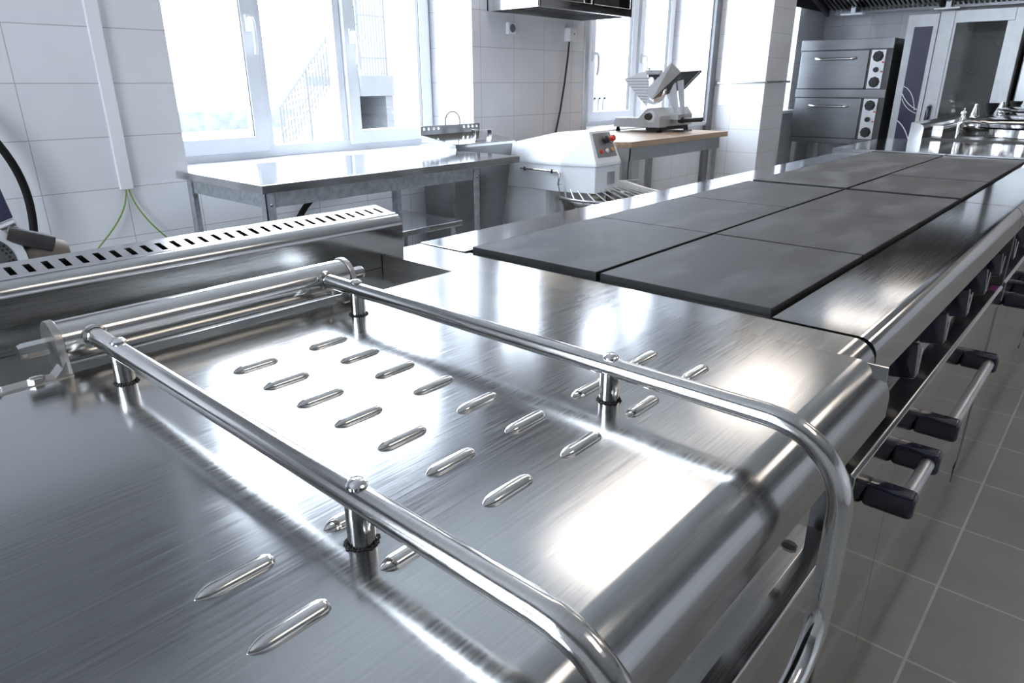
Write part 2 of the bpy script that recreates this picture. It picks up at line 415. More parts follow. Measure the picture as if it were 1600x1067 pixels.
# ------------------------------------------------------------------ ceiling lamps
def ceiling_lamp(x, y, label, L=1.2, W=.6):
    t = thing('ceiling_lamp', label, 'ceiling light', (x, y, CEIL), 'ceiling lights')
    b = MB(); b.box(x - L / 2, x + L / 2, y - W / 2, y + W / 2, CEIL - .05, CEIL, .004); b.build('lamp_housing', WPAINT, t)
    MB().box(x - L / 2 + .03, x + L / 2 - .03, y - W / 2 + .03, y + W / 2 - .03, CEIL - .062, CEIL - .048, .004).build('lamp_diffuser', LAMPM, t)
ceiling_lamp(2.0, 1.0, 'long white ceiling light over the steel work table')
ceiling_lamp(4.1, 1.2, 'long white ceiling light nearer the tiled pillar')
ceiling_lamp(5.5, .4, 'long white ceiling light in front of the ovens')
ceiling_lamp(.4, -1.5, 'long white ceiling light over the aisle beside the tilting pan')
ceiling_lamp(3.4, -1.35, 'long white ceiling light over the aisle beside the range')
ceiling_lamp(6.1, -1.6, 'long white ceiling light over the far end of the aisle')

# ================================================================== TILTING BRATT PAN (foreground)
ZL = 0.864          # lid top
pan = thing('tilting_pan', 'big stainless steel tilting pan in the foreground with louvred lid and tubular lift handle', 'tilting pan', (-.53, 0, 0))
XL, XR = -.935, -.12
# lid: flat sheet with a rounded front fold and a short rear lip
R = .040
yf = -.478
prof = [(.178, ZL - .018), (.178, ZL - .003), (.175, ZL)]
prof += [(yf + R + R * math.cos(a), ZL - R + R * math.sin(a)) for a in [PI / 2 + PI / 2 * k / 10 for k in range(11)]]
prof += [(yf, ZL - .060), (yf + .004, ZL - .062)]
inner = [(yf + .004, ZL - R)] + [(yf + R + (R - .004) * math.cos(a), ZL - R + (R - .004) * math.sin(a)) for a in [PI - PI / 2 * k / 10 for k in range(1, 11)]] + [(.174, ZL - .004), (.174, ZL - .018)]
lidm = MB(); lidm.prism(prof + inner, 'X', XL, XR)
lid = lidm.build('lid', STL, pan, ang=25)
tb = MB(); tb.box(XR - .003, XR, yf + .006, .176, ZL - .045, ZL - .002); tb.box(XL, XL + .003, yf + .006, .176, ZL - .045, ZL - .002)
tb.box(XL, XR, .172, .178, ZL - .04, ZL - .001)
tb.build('lid_skirt', ST, lid)
# pressed louvres: half round hoods with a pointed far end and an open lip
def louvre(x, y, L=.053, w=.0068, h=.0052):
    b = MB(); n = 16; secs = []
    stations = [(0, .04), (.05, .5), (.14, .86), (.22, 1), (.5, 1), (.8, 1), (.90, .95), (.96, .7), (1, .05)]
    for (t, k) in stations:
        xx = x + L * t
        secs.append([b.bm.verts.new((xx, y + w * k * math.cos(PI * j / n), ZL - .0004 + h * k * math.sin(PI * j / n))) for j in range(n + 1)])
    for a, c in zip(secs, secs[1:]):
        for j in range(n): b.bm.faces.new((a[j], a[j + 1], c[j + 1], c[j]))
    return b
LX = [-.785, -.695, -.601, -.5085, -.411, -.3075]
LY = [.045, -.0165, -.078, -.139, -.201, -.262, -.324]
for ci, x in enumerate(LX):
    for y in LY:
        if ci in (0, 1, 4, 5) and y > -.25: continue
        louvre(x, y).build('louvre', STP, lid, ang=60)
# hinge tube, brackets
HY, HZ, HR = .2, .891, .0248
MB().lathe([(0, 0), (HR, 0), (HR, .361), (0, .361)], (-.713, HY, HZ), (1, 0, 0), 40).build('hinge_tube', STP, pan)
for sx, xx in ((-1, -.7135), (1, -.3515)):
    b = MB()
    rb = HR + .0022
    poly = [(HY + rb * math.cos(a), HZ + rb * math.sin(a)) for a in [PI * 1.05 - PI * 1.25 * k / 20 for k in range(21)]] + [(HY + .006, ZL - .004), (HY - .032, ZL - .004)]
    b.prism(poly, 'X', xx, xx + .008 * sx, .001)
    fx_ = xx - (.092 if sx < 0 else .022)
    b.box(min(xx, fx_), max(xx, fx_), HY - .036, HY - .012, ZL - .004, ZL + .0015, .002)
    b.hull([(xx + sx * .004, HY - .032, ZL), (xx + sx * .004, HY - .012, ZL), (xx + sx * .004, HY - .032, ZL + .014), (xx + sx * .004, HY - .012, ZL + .014), (xx + sx * .018, HY - .032, ZL), (xx + sx * .018, HY - .012, ZL)])
    hb = b.build('hinge_bracket', STB, pan)
    MB().lathe([(0, 0), (.0095, 0), (.0095, .026), (.0080, .030), (0, .030)], (xx + sx * .007, HY, HZ), (sx, 0, 0), 8).build('axle_stub', STP, hb)
    for k in ((.032, .070) if sx < 0 else ()):
        MB().lathe([(0, 0), (.008, 0), (.008, .004), (.006, .005), (0, .005)], (xx - k, HY - .024, ZL + .001), (0, 0, 1), 6).build('bolt', STP, hb)
# lift handle: two rails, bends and a cross bar, one continuous tube
RZ, RR = .8985, .0096
RXL, RXR = -.684, -.391
path = [(RXL, HY - .02, RZ), (RXL, -.20, RZ), (RXL, -.445, RZ)]
path += [(RXL, -.445 - .065 * math.sin(a), RZ - .065 + .065 * math.cos(a)) for a in [PI / 2 * k / 10 for k in range(1, 11)]]
path += [(RXL, -.510, .755)]
path += [(RXL + .06 - .06 * math.cos(a), -.510, .755 - .06 * math.sin(a)) for a in [PI / 2 * k / 10 for k in range(1, 11)]]
half = path
mir = [(RXL + RXR - p[0], p[1], p[2]) for p in half[::-1]]
lh = MB().tube(half + mir, RR, 20).build('lift_handle', STP, pan, ang=60)
for x in (RXL, RXR):
    MB().lathe([(RR + .0005, 0), (RR + .003, 0), (RR + .003, .005), (RR + .0005, .007)], (x, HY - .022, RZ), (0, -1, 0), 20).build('weld_collar', STP, lh)
    for y in (.108, -.291):
        po = MB().cyl((x, y, ZL - .001), (x, y, RZ - .004), .0095, n=24).build('support_post', STP, pan)
        MB().lathe([(0, 0), (.0075, 0), (.0075, .002), (.005, .0045), (0, .005)], (x, y, RZ + RR - .001), (0, 0, 1), 16).build('screw', CHR, po)
        sb = MB()
        for k in range(26):
            a = 2 * PI * k / 26
            rr = .0102 + random.uniform(-.0003, .0014)
            sb.lathe([(0, 0), (random.uniform(.0012, .0022), .0003), (0, random.uniform(.0012, .003))], (x + rr * math.cos(a), y + rr * math.sin(a), ZL), (0, 0, 1), 6)
        sb.build('sealant', BLKH, po)
# frame of the module: right strip, tray, rear splash, body
b = MB()
poly = [(.415, .835), (.415, .849), (.412, .852)] + [(-.435 + .028 + .028 * math.cos(a), .852 - .028 + .028 * math.sin(a)) for a in [PI / 2 + PI / 2 * k / 8 for k in range(9)]] + [(-.435, .79), (-.43, .79), (-.43, .82), (-.41, .835)]
b.prism(poly, 'X', -.118, -.0165)
b.build('frame_strip', ST, pan, ang=25)
b = MB(); b.box(-.122, -.118, -.42, .40, .80, .8515); b.build('tray_wall', STB, pan)
MB().box(-1.05, -.121, -.40, .40, .795, .826).build('tray', ST, pan)
MB().box(-1.10, -1.0, -.43, .415, .80, .852, .004).build('frame_strip', ST, pan)
# rear vented splash box
bx0, bx1 = -1.08, -.068
yb = .402
poly = [(yb, .80)] + [(yb + .022 - .022 * math.cos(a), .898 + .022 * math.sin(a)) for a in [math.radians(100) * k / 10 for k in range(11)]]
back = [(.428, .9195), (.428, .914), (.424, .9145)] + [(yb + .022 - .019 * math.cos(a), .898 + .019 * math.sin(a)) for a in [math.radians(95) * k / 10 for k in range(10, -1, -1)]] + [(yb + .003, .80)]
splash = MB().prism(poly + back, 'X', bx0, bx1).build('rear_splash', ST, pan, ang=25)
# slotted top: rims and bars around real slots
b = MB()
def topz(y): return .9195 + (y - .428) * .16
def slab(x0, x1, y0, y1):
    b.hull([(x, y, topz(y) - dz) for x in (x0, x1) for y in (y0, y1) for dz in (0, .002)])
slab(bx0, bx1, .4265, .4345); slab(bx0, bx1, .4655, .482)
x = bx1 - .014
slab(x, bx1, .4345, .4655)
while x > bx0 + .02:
    slab(x - .0215, x - .0085, .4345, .4655); x -= .0215
slab(bx0, x, .4345, .4655)
b.build('vent_top', ST, splash)
b = MB(); b.box(bx0, bx1, .479, .483, .40, .925)
b.prism([(yb + .002, .80), (yb + .002, .898), (.42, .914), (.481, .924), (.481, .80)], 'X', bx1 - .003, bx1 - .0005)
b.build('splash_shell', ST, splash)
MB().box(bx0 + .004, bx1 - .006, .425, .478, .84, .842).build('splash_floor', BLKH, splash)
MB().tube([(bx1 - .001, yb + .001, .806), (-.60, yb + .001, .806), (bx0, yb + .001, .806)], .0025, 8).build('weld_bead', STB, splash)
# front of the pan under the lid
b = MB(); b.box(-1.05, -.100, -.414, -.40, .585, .80, .003); fr_ = b.build('pan_front', STT, pan)
b = MB(); b.lathe([(0, 0), (.007, 0), (.007, .004), (.004, .009), (0, .009)], (-.165, -.414, .625), (0, -1, 0), 6); b.build('bolt', DGR, fr_)
b = MB(); b.prism([(-.40, .54), (-.40, .588), (-.438, .584), (-.440, .580), (-.440, .55), (-.43, .54)], 'X', -1.05, -.05, .0012); b.build('front_ledge', ST, pan)
MB().box(-1.05, -.02, -.43, .41, .12, .545, .003).build('body', STD, pan)
MB().box(-1.03, -.03, -.42, .40, .0, .12, .003).build('plinth', STD, pan)
MB().box(-.035, -.013, -.425, .40, .12, .83, .002).build('side_panel', DGR, pan)

# ================================================================== RANGE (two alike)
ZT = .852
PX, PY, GAP = .417, .2945, .007
def make_range(x0, label, group):
    t = thing('electric_range', label, 'electric range', (x0 + .63, 0, 0), group)
    x1 = x0 + 1.278
    # top frame: rear strip, two ends, front strip with bull nose
    rear = [(.425, .80), (.425, .849), (.422, ZT), (.2985, ZT), (.2985, .80)]
    MB().prism(rear, 'X', x0, x1, .001).build('rear_strip', STT, t)
    fr = [(-.2985, .80), (-.2985, ZT)] + [(-.434 + .024 + .024 * math.cos(a), ZT - .024 + .024 * math.sin(a)) for a in [PI / 2 + PI / 2 * k / 8 for k in range(9)]] + [(-.434, .79), (-.429, .79), (-.429, .80)]
    MB().prism(fr, 'X', x0, x1).build('front_strip', STT, t, ang=25)
    for ea, eb in ((x0, x0 + .009), (x1 - .009, x1)): MB().box(ea, eb, -.2985, .2985, .80, ZT - .003).build('end_strip', ST, t)
    MB().box(x0 + .008, x1 - .008, -.2985, .2985, .78, .80).build('hob_tray', BLKH, t)
    for i in range(3):
        for j in (0, 1):
            px = x0 + .0135 + i * PX; py = -PY + j * PY
            dz = random.uniform(-.0012, .0012)
            b = MB(); b.box(px + GAP / 2 * .5, px + PX - GAP / 2 * .5, py + GAP / 2, py + PY - GAP / 2, .815, .8605 + dz, .0022)
            hp_ = b.build('hotplate', IRON, t); hp_.data.materials.append(BLKH)
            for f in hp_.data.polygons:
                if f.normal.z < .4: f.material_index = 1
    # knob panel and ledge
    MB().prism([(-.375, .80), (-.395, .66), (-.37, .655), (-.35, .80)], 'X', x0 + .02, x1 - .03, .001).build('control_panel', ST, t)
    MB().prism([(-.385, .642), (-.385, .660), (-.43, .654), (-.436, .650), (-.436, .60), (-.40, .60)], 'X', x0 + .01, x1 - .03, .0015).build('ledge', ST, t)
    for k in range(6):
        kx = x0 + .115 + .212 * k
        b = MB()
        b.lathe([(0, 0), (.033, 0), (.033, .006), (.022, .012), (0, .012)], (kx, -.386, .722), (0, -1, .12), 24)
        b.hull([(kx - .012, -.392, .752), (kx + .012, -.392, .752), (kx - .017, -.392, .690), (kx + .017, -.392, .690),
                (kx - .009, -.425, .750), (kx + .009, -.425, .750), (kx - .014, -.430, .694), (kx + .014, -.430, .694)], .002)
        kn = b.build('knob', NAVY, t)
        MB().box(kx - .001, kx + .001, -.4315, -.4295, .70, .745).build('pointer_mark', WPLAS, kn)
    MB().box(x1 - .115, x1 - .055, -.429, -.40, .6545, .6562, .0005).build('warning_label', PURP, t)
    MB().box(x1 - .028, x1 - .002, -.432, -.36, .10, .795, .002).build('corner_post', DGR, t)
    # oven fronts
    MB().box(x0 + .005, x1 - .03, -.40, .42, .12, .64, .002).build('body', STO, t)
    MB().box(x0 + .002, x1 - .002, .40, .424, .02, .80, .002).build('rear_panel', ST, t)
    for (a, c, h0, h1) in ((.012, .302, .105, .262), (.3035, 1.245, .405, .81)):
        d = MB().box(x0 + a, x0 + c, -.432, -.402, .13, .592, .003).build('oven_door', STD, t)
        hz = .585
        hb = MB(); hb.cyl((x0 + h0 + .01, -.484, hz), (x0 + h1 - .01, -.484, hz), .0105, n=20)
        hdl = hb.build('handle_bar', ALU, d)
        for hx in (h0, h1):
            q = MB(); q.box(x0 + hx - .0155, x0 + hx + .0155, -.500, -.431, hz - .0195, hz + .0195, .0085, 4)
            q.build('handle_bracket', NAVY, d)
    MB().box(x0 + .01, x1 - .03, -.428, .40, .03, .125, .002).build('plinth', STD, t)
    lg = [(x0 + .06, -.39), (x1 - .06, -.39), (x0 + .06, .37), (x1 - .06, .37)]
    for (lx, ly) in lg: MB().cyl((lx, ly, 0), (lx, ly, .04), .02, n=14).build('foot', BLK, t)
    return t
r1 = make_range(-.007, 'steel cooking range with six dark square hotplates right behind the tilting pan', 'electric ranges')
r2 = copy_tree(r1); r2.location.x += 1.284
r2['label'] = 'second steel cooking range with six dark hotplates nearer the ovens'

# ------------------------------------------------------------------ neutral steel counter after the ranges
ct = thing('steel_counter', 'bright plain stainless steel counter section beyond the far range', 'counter', (2.97, 0, 0))
b = MB(); b.prism([(.455, .80), (.455, .864), (.452, .867)] + [(-.434 + .024 + .024 * math.cos(a), .867 - .024 + .024 * math.sin(a)) for a in [PI / 2 + PI / 2 * k / 8 for k in range(9)]] + [(-.434, .80)], 'X', 2.562, 3.364)
b.build('counter_top', STT, ct, ang=25)
MB().box(2.57, 3.36, -.42, .44, .12, .80, .003).build('cabinet_body', STO, ct)
MB().box(2.59, 3.36, -.40, .42, 0, .12).build('plinth', STD, ct)
for k in (0, 1):
    d = MB().box(2.58 + .39 * k, 2.965 + .39 * k, -.436, -.42, .14, .78, .003).build('door', STD, ct)
    hb = MB(); hb.cyl((2.62 + .4 * k, -.485, .70), (2.92 + .4 * k, -.485, .70), .0105, n=16)
    hb.build('handle_bar', ALU, d)
    for hx in (2.62 + .4 * k, 2.92 + .4 * k):
        MB().box(hx - .0155, hx + .0155, -.498, -.433, .684, .716, .011, 3).build('handle_bracket', NAVY, d)

# ================================================================== KETTLES AT THE FAR END OF THE ROW
kt = thing('boiling_kettle', 'steel boiling kettle unit with round lid and tall rear valves beyond the counter', 'boiling kettle', (3.9, 0, 0))
b = MB(); b.box(3.39, 4.40, -.43, .27, .12, .873, .004); b.build('body', STO, kt)
MB().box(3.386, 3.392, -.43, .285, .815, .876, .002).build('edge_strip', NBST, kt)
MB().box(3.395, 4.39, -.42, .258, .8728, .8745).build('top_tray', NBST, kt)
MB().box(3.41, 4.38, -.41, .26, 0, .12).build('plinth', STD, kt)
sp_ = MB(); sp_.prism([(.262, .80), (.262, .925), (.268, .938), (.285, .946), (.325, .952), (.33, .80)], 'X', 3.37, 4.40, .0015); sp_.build('rear_splash', ST, kt)
tb_ = MB(); tb_.cyl((3.47, .215, .915), (4.10, .215, .915), .018, n=20); tb_.cyl((3.44, .215, .915), (3.47, .215, .915), .009, n=8)
tb_.box(3.465, 3.472, .19, .24, .873, .935, .001); tb_.build('hinge_tube', STP, kt)
KC = (3.83, -.16)
b = MB(); b.lathe([(.30, .868), (.30, .878), (.315, .884), (.315, .922), (.30, .928), (0, .934)], (KC[0], KC[1], 0), (0, 0, 1), 64); kr = b.build('kettle_rim', CHR, kt)
b = MB(); b.lathe([(.0, .975), (.24, .975), (.315, .964), (.325, .955), (.318, .948), (.29, .946), (.0, .946)], (KC[0], KC[1] + .0, 0), (0, 0, 1), 64); kl = b.build('lid', STT, kt)
b = MB()
for a in (2.2, 3.3, 4.4): b.cyl((KC[0] + .28 * math.cos(a), KC[1] + .28 * math.sin(a), .92), (KC[0] + .28 * math.cos(a), KC[1] + .28 * math.sin(a), .952), .012, n=12)
b.build('lid_clamp', CHR, kt)
b = MB(); b.tube([(3.44, .118, .872), (3.44, .118, .945), (3.445, .10, .958), (3.46, .06, .960), (3.49, .03, .955)], .0075, 12); b.build('water_tap', CHR, kt)
def valves(root, x, y, z):
    MB().box(x - .03, x + .06, y - .10, y + .10, .873, z + .001, .004).build('valve_block', STO, root)
    b = MB()
    b.lathe([(0, 0), (.020, 0), (.020, .018), (.012, .022), (.012, .038), (.018, .042), (.014, .055), (.004, .062), (.004, .075), (0, .075)], (x, y + .075, z), (0, 0, 1), 16); b.build('pressure_valve', CHR, root)
    b = MB(); b.lathe([(0, 0), (.026, 0), (.026, .03), (.022, .034), (.011, .085), (.010, .098), (0, .10)], (x + .02, y + .02, z), (0, 0, 1), 16); b.build('steam_cone', CHR, root)
    b = MB(); b.lathe([(0, 0), (.012, 0), (.012, .035), (.018, .04), (.038, .095), (.040, .105), (0, .105)], (x + .02, y - .055, z), (0, 0, 1), 20); b.build('funnel_valve', BLK, root)
valves(kt, 4.23, .163, .93)
kt2 = thing('boiling_kettle', 'rear steel boiling kettle whose rim and valves show above the nearer kettle', 'boiling kettle', (4.9, 0, 0))
MB().box(4.42, 5.40, -.43, .27, .12, .873, .004).build('body', STO, kt2)
MB().box(4.44, 5.38, -.41, .25, 0, .12).build('plinth', STD, kt2)
b = MB(); b.lathe([(.30, .868), (.315, .884), (.315, .95), (.30, .955), (0, .955)], (4.85, -.17, 0), (0, 0, 1), 64); b.build('kettle_rim', CHR, kt2)
b = MB(); b.lathe([(.0, 1.0), (.26, 1.0), (.32, .99), (.325, .98), (.30, .97), (0, .97)], (4.85, -.17, 0), (0, 0, 1), 64); b.build('lid', STT, kt2)
b = MB(); b.cyl((4.85, -.17, .955), (4.85, -.17, .972), .06, n=20); b.build('lid_hub', CHR, kt2)
valves(kt2, 5.23, .163, .922)

# ================================================================== STEEL WORK TABLE
wt = thing('work_table', 'long stainless steel work table with galvanized frame standing under the window', 'work table', (.785, 1.67, 0))
b = MB(); b.box(.18, 1.39, 1.37, 1.97, .832, .860, .003)
b.build('table_top', STT, wt)
def angle_leg(parent, x, y, sx, sy, z1, w=.032, mat=GAL, name='leg'):
    b = MB(); b.box(min(x, x + sx * w), max(x, x + sx * w), min(y, y + sy * .003), max(y, y + sy * .003), 0, z1)
    b.box(min(x, x + sx * .003), max(x, x + sx * .003), min(y, y + sy * w), max(y, y + sy * w), 0, z1)
    o = b.build(name, mat, parent)
    s_ = MB(); s_.lathe([(0, 0), (.006, 0), (.006, .003), (0, .005)], (x + sx * w * .5, y - sy * .0005, z1 - .04), (0, -sy, 0), 6)
    s_.build('bolt', CHR, o)
    return o
for (x, y, sx, sy) in ((.205, 1.40, 1, 1), (1.17, 1.40, -1, 1), (.205, 1.945, 1, -1), (1.17, 1.945, -1, -1)):
    angle_leg(wt, x, y, sx, sy, .832)
MB().box(.24, 1.135, 1.404, 1.409, .782, .832, .001).build('apron', GAL, wt)
MB().box(.24, 1.135, 1.936, 1.941, .782, .832, .001).build('apron', GAL, wt)
MB().box(.21, .215, 1.435, 1.91, .782, .832, .001).build('apron', GAL, wt)
MB().box(1.16, 1.165, 1.435, 1.91, .782, .832, .001).build('apron', GAL, wt)
# low stand under it
ls = thing('low_stand', 'small low steel stand tucked under the right half of the work table', 'stand', (.95, 1.79, 0))
MB().box(.66, 1.24, 1.58, 1.985, .555, .58, .003).build('stand_top', STT, ls)
for (x, y, sx, sy) in ((.68, 1.60, 1, 1), (1.215, 1.60, -1, 1), (.68, 1.965, 1, -1), (1.215, 1.965, -1, -1)):
    angle_leg(ls, x, y, sx, sy, .555, .028, GAL)

# ------------------------------------------------------------------ stainless bin beside the table
cb = thing('steel_bin', 'tapered stainless steel bin with perforated upstand between work table and mixer', 'bin', (1.62, 1.9, 0))
b = MB(); b.hull([(1.41, 1.785, .882), (1.815, 1.785, .882), (1.41, 2.03, .914), (1.815, 2.03, .914),
                  (1.43, 1.875, .02), (1.755, 1.875, .02), (1.43, 2.03, .02), (1.755, 2.03, .02)], .003)
b.build('body', STO, cb)
b = MB(); b.hull([(1.403, 1.776, .884), (1.822, 1.776, .884), (1.403, 2.03, .917), (1.822, 2.03, .917), (1.403, 1.776, .880), (1.822, 1.776, .880), (1.403, 2.03, .913), (1.822, 2.03, .913)])
b.box(1.403, 1.407, 1.776, 2.03, .82, .885); b.box(1.403, 1.822, 1.776, 1.779, .868, .883)
lidc = b.build('lid', STT, cb)
b = MB(); b.box(1.66, 1.78, 1.90, 1.93, .931, .934, .001); b.box(1.66, 1.663, 1.90, 1.93, .895, .934, .001); b.box(1.777, 1.78, 1.90, 1.93, .895, .934, .001); b.build('handle', STT, lidc)
# perforated upstand built around round holes
b = MB()
zc, pr_ = .944, .007
xs = [1.425, 1.455, 1.488, 1.52, 1.70, 1.732, 1.762, 1.79]
b.box(1.403, 1.815, 2.022, 2.026, .915, zc - pr_); b.box(1.403, 1.815, 2.022, 2.026, zc + pr_, .957)
edges = [1.403] + [e for x in xs for e in (x - pr_, x + pr_)] + [1.815]
for i in range(0, len(edges), 2): b.box(edges[i], edges[i + 1], 2.022, 2.026, zc - pr_, zc + pr_)
for x in xs:
    for k in range(4):
        a0 = PI / 2 * k; cx = x; q = [(cx + pr_ * math.cos(a0 + PI / 2 * t / 4), zc + pr_ * math.sin(a0 + PI / 2 * t / 4)) for t in range(5)]
        corner = (cx + pr_ * (1 if k in (0, 3) else -1), zc + pr_ * (1 if k in (0, 1) else -1))
        b.prism([corner] + q[::-1], 'Y', 2.022, 2.026)
b.build('perforated_upstand', STO, cb)
b = MB(); pts = [(1.575, 2.028, .95)] + [(1.625 + .05 * math.cos(PI - PI * k / 12), 2.028, .975 + .045 * math.sin(PI * k / 12)) for k in range(13)] + [(1.675, 2.028, .95)]
b.tube(pts, .003, 8); b.build('wire_loop', NBST, cb)

# ================================================================== SPIRAL MIXER
mx = thing('spiral_mixer', 'white spiral dough mixer with wire bowl guard and control panel', 'mixer', (1.93, 1.5, .0565))
# head: octagonal plan, lower band and sloped upper hood
plan = [(1.715, 1.768), (1.715, 1.40), (1.765, 1.235), (1.965, 1.235), (2.10, 1.40), (2.10, 1.768)]
def ring(pl, z, k=0): return [(x, y, z) for (x, y) in pl]
low = MB(); low.hull(ring(plan, .668) + ring(plan, .788), .003); hd = low.build('head_lower', WPAINT, mx)
lip = [(1.709, 1.77), (1.709, 1.397), (1.761, 1.229), (1.969, 1.229), (2.106, 1.397), (2.106, 1.77)]
b = MB(); b.hull(ring(lip, .788) + ring(lip, .803) + [(1.735, 1.75, .872), (1.745, 1.44, .938), (1.775, 1.285, .945), (1.935, 1.285, .945), (2.03, 1.44, .938), (2.05, 1.75, .872)], .004)
hood_ = b.build('head_cover', WPAINT, mx)
# control panel on the sloped front
def fpt(u, v):   # u along x 0..1, v up 0..1 on the sloped front face
    y = 1.231 + (.142 * v) * (.056 / .142); z = .803 + .142 * v
    x = (1.769 + .012 * v) + u * ((1.961 - .02 * v) - (1.769 + .012 * v))
    return Vector((x, y - .0015, z))
nf = Vector((0, -.142, .056)).normalized()
b = MB(); q = [fpt(.08, .18), fpt(.92, .18), fpt(.92, .92), fpt(.08, .92)]
b.hull([p + nf * k for p in q for k in (0, .003)]); cp = b.build('control_panel', PANELG, hood_)
def btn(u, v, r, h, mat, nm, rim=True):
    p = fpt(u, v) + nf * .003
    if rim: MB().lathe([(0, 0), (r * 1.35, 0), (r * 1.35, h * .4), (r, h * .45), (0, h * .45)], p, nf, 18).build('button_rim', CHR, cp)
    MB().lathe([(0, h * .3), (r, h * .3), (r, h * .9), (r * .8, h), (0, h)], p, nf, 18).build(nm, mat, cp)
btn(.50, .68, .018, .024, BLK, 'timer_knob', False)
btn(.82, .70, .014, .028, RED, 'stop_button')
btn(.24, .34, .009, .012, RED, 'push_button'); btn(.50, .36, .009, .012, WPLAS, 'push_button'); btn(.76, .38, .009, .012, ORNG, 'push_button')
MB().box(1.86, 1.925, 1.2325, 1.2345, .70, .76, .0005).build('rating_plate', ALU, hd)
b = MB(); b.hull([(1.72, 1.766, .0565), (2.10, 1.766, .0565), (1.72, 1.50, .0565), (2.10, 1.50, .0565), (1.72, 1.766, .668), (2.10, 1.766, .668), (1.72, 1.49, .668), (2.10, 1.49, .668)], .004)
b.build('column', WPAINT, mx)
MB().box(1.74, 2.12, 1.0, 1.76, .0565, .16, .01).build('base', WPAINT, mx)
BC = (1.965, 1.28)
b = MB(); b.lathe([(.0, .20), (.20, .20), (.255, .26), (.262, .60), (.272, .612), (.272, .628), (.262, .632), (.254, .628), (.25, .60), (.24, .27), (0, .25)], (BC[0], BC[1], 0), (0, 0, 1), 56); b.build('bowl', STP, mx)
MB().cyl((BC[0], BC[1], .15), (BC[0], BC[1], .21), .10, n=24).build('bowl_drive', DGR, mx)
b = MB(); pts = [(BC[0] + .05 + .07 * math.cos(k * .6), BC[1] + .07 * math.sin(k * .6), .30 + .012 * k) for k in range(24)] + [(BC[0] + .05, BC[1] + .05, .60), (BC[0] + .05, BC[1] + .05, .668)]
b.tube(pts, .012, 10); b.build('spiral_hook', STP, mx)
# wire guard
outer = []
for k in range(41):
    a = math.radians(152 + 236 * k / 40)
    outer.append((BC[0] + .268 * math.cos(a), BC[1] + .268 * math.sin(a), .642))
inner_ = []
for k in range(41):
    t = k / 40
    x = 1.70 + (2.20 - 1.70) * t
    y = 1.40 - min(.09, .22 * t) - max(0, t - .7) * .15
    inner_.append((x, y, .705 - .018 * t))
b = MB(); b.tube(outer, .004, 8); b.tube(inner_, .0035, 8)
for k in range(0, 41, 2): b.tube([outer[k], inner_[k]], .0034, 6)
b.build('bowl_guard', ALU, mx)
b = MB(); b.tube([(1.704, 1.64, .762), (1.704, 1.405, .762), (1.702, 1.395, .752), (1.70, 1.40, .70)], .005, 10)
for y in (1.61, 1.44): b.box(1.699, 1.716, y - .008, y + .008, .752, .772, .002)
b.build('guard_hinge_rod', CHR, mx)
mx.location = (2.076, 1.609, 0.0); mx.scale = (1.052, 1.052, 1.052)

# ================================================================== BUTCHER BLOCK TABLE, SLICER
bt = thing('butcher_block_table', 'wood topped table with grey steel frame carrying the slicer', 'table', (2.95, 1.74, 0))
TZ = .855
b = MB(); b.prism([(2.335, 2.03), (2.335, 1.50), (2.385, 1.435), (3.55, 1.435), (3.55, 2.03)], 'Z', TZ - .032, TZ, .002); b.build('table_top', WOOD, bt)
b = MB(); b.box(2.42, 3.50, 1.465, 1.47, .75, TZ - .032); b.box(2.42, 3.50, 1.99, 1.995, .75, TZ - .032); b.box(2.42, 2.425, 1.465, 1.995, .75, TZ - .032); b.box(3.495, 3.50, 1.465, 1.995, .75, TZ - .032); b.build('apron', ALU, bt)
for (x, y, sx, sy) in ((2.425, 1.475, 1, 1), (3.49, 1.475, -1, 1), (2.425, 1.985, 1, -1), (3.49, 1.985, -1, -1)):
    angle_leg(bt, x, y, sx, sy, .80, .04, ALU)
MB().box(2.40, 3.47, 2.04, 2.075, 0.0, .70, .003).build('rear_panel', WPAINT, bt)
s_ = thing('meat_slicer', 'silver meat slicer with tilted tray standing on the wood topped table', 'slicer', (3.3, 1.8, TZ))
SX0 = 3.10
b = MB(); b.prism([(2.035, .882), (2.022, .940), (1.845, .943), (1.785, 1.003), (1.728, 1.008), (1.69, .956), (1.69, .886)], 'X', SX0, SX0 + .10, .004)
b.prism([(1.80, .89), (1.80, .99), (1.735, 1.006), (1.695, .956), (1.695, .89)], 'X', SX0 + .09, SX0 + .44, .005)
b.build('body', GPAINT, s_)
MB().box(SX0 + .02, SX0 + .40, 1.70, 1.80, .868, .888, .003).build('underside', BLK, s_)
b = MB(); b.lathe([(0, 0), (.036, 0), (.034, .012), (0, .012)], (SX0, 1.755, .952), (-1, 0, 0), 28); b.build('dial', WPLAS, s_)
b = MB(); b.lathe([(0, 0), (.022, 0), (.024, .012), (.020, .032), (0, .034)], (SX0 - .010, 1.757, .953), (-1, 0, 0), 14); b.build('dial_knob', BLK, s_)
for (fx, fy) in ((SX0 + .03, 2.015), (SX0 + .04, 1.71), (SX0 + .41, 1.72), (SX0 + .40, 2.0)):
    b = MB(); b.lathe([(.016, 0), (.016, .003), (.009, .034), (0, .034)], (fx, fy, TZ), (0, 0, 1), 16)
    if fy > 1.9 and fx > 3.3: b.box(fx - .02, fx + .02, fy - .02, fy + .02, TZ + .03, TZ + .06)
    b.build('foot', RUB, s_)
MB().box(SX0 + .05, SX0 + .44, 1.79, 2.025, .885, .915, .004).build('base_plate', GPAINT, s_)
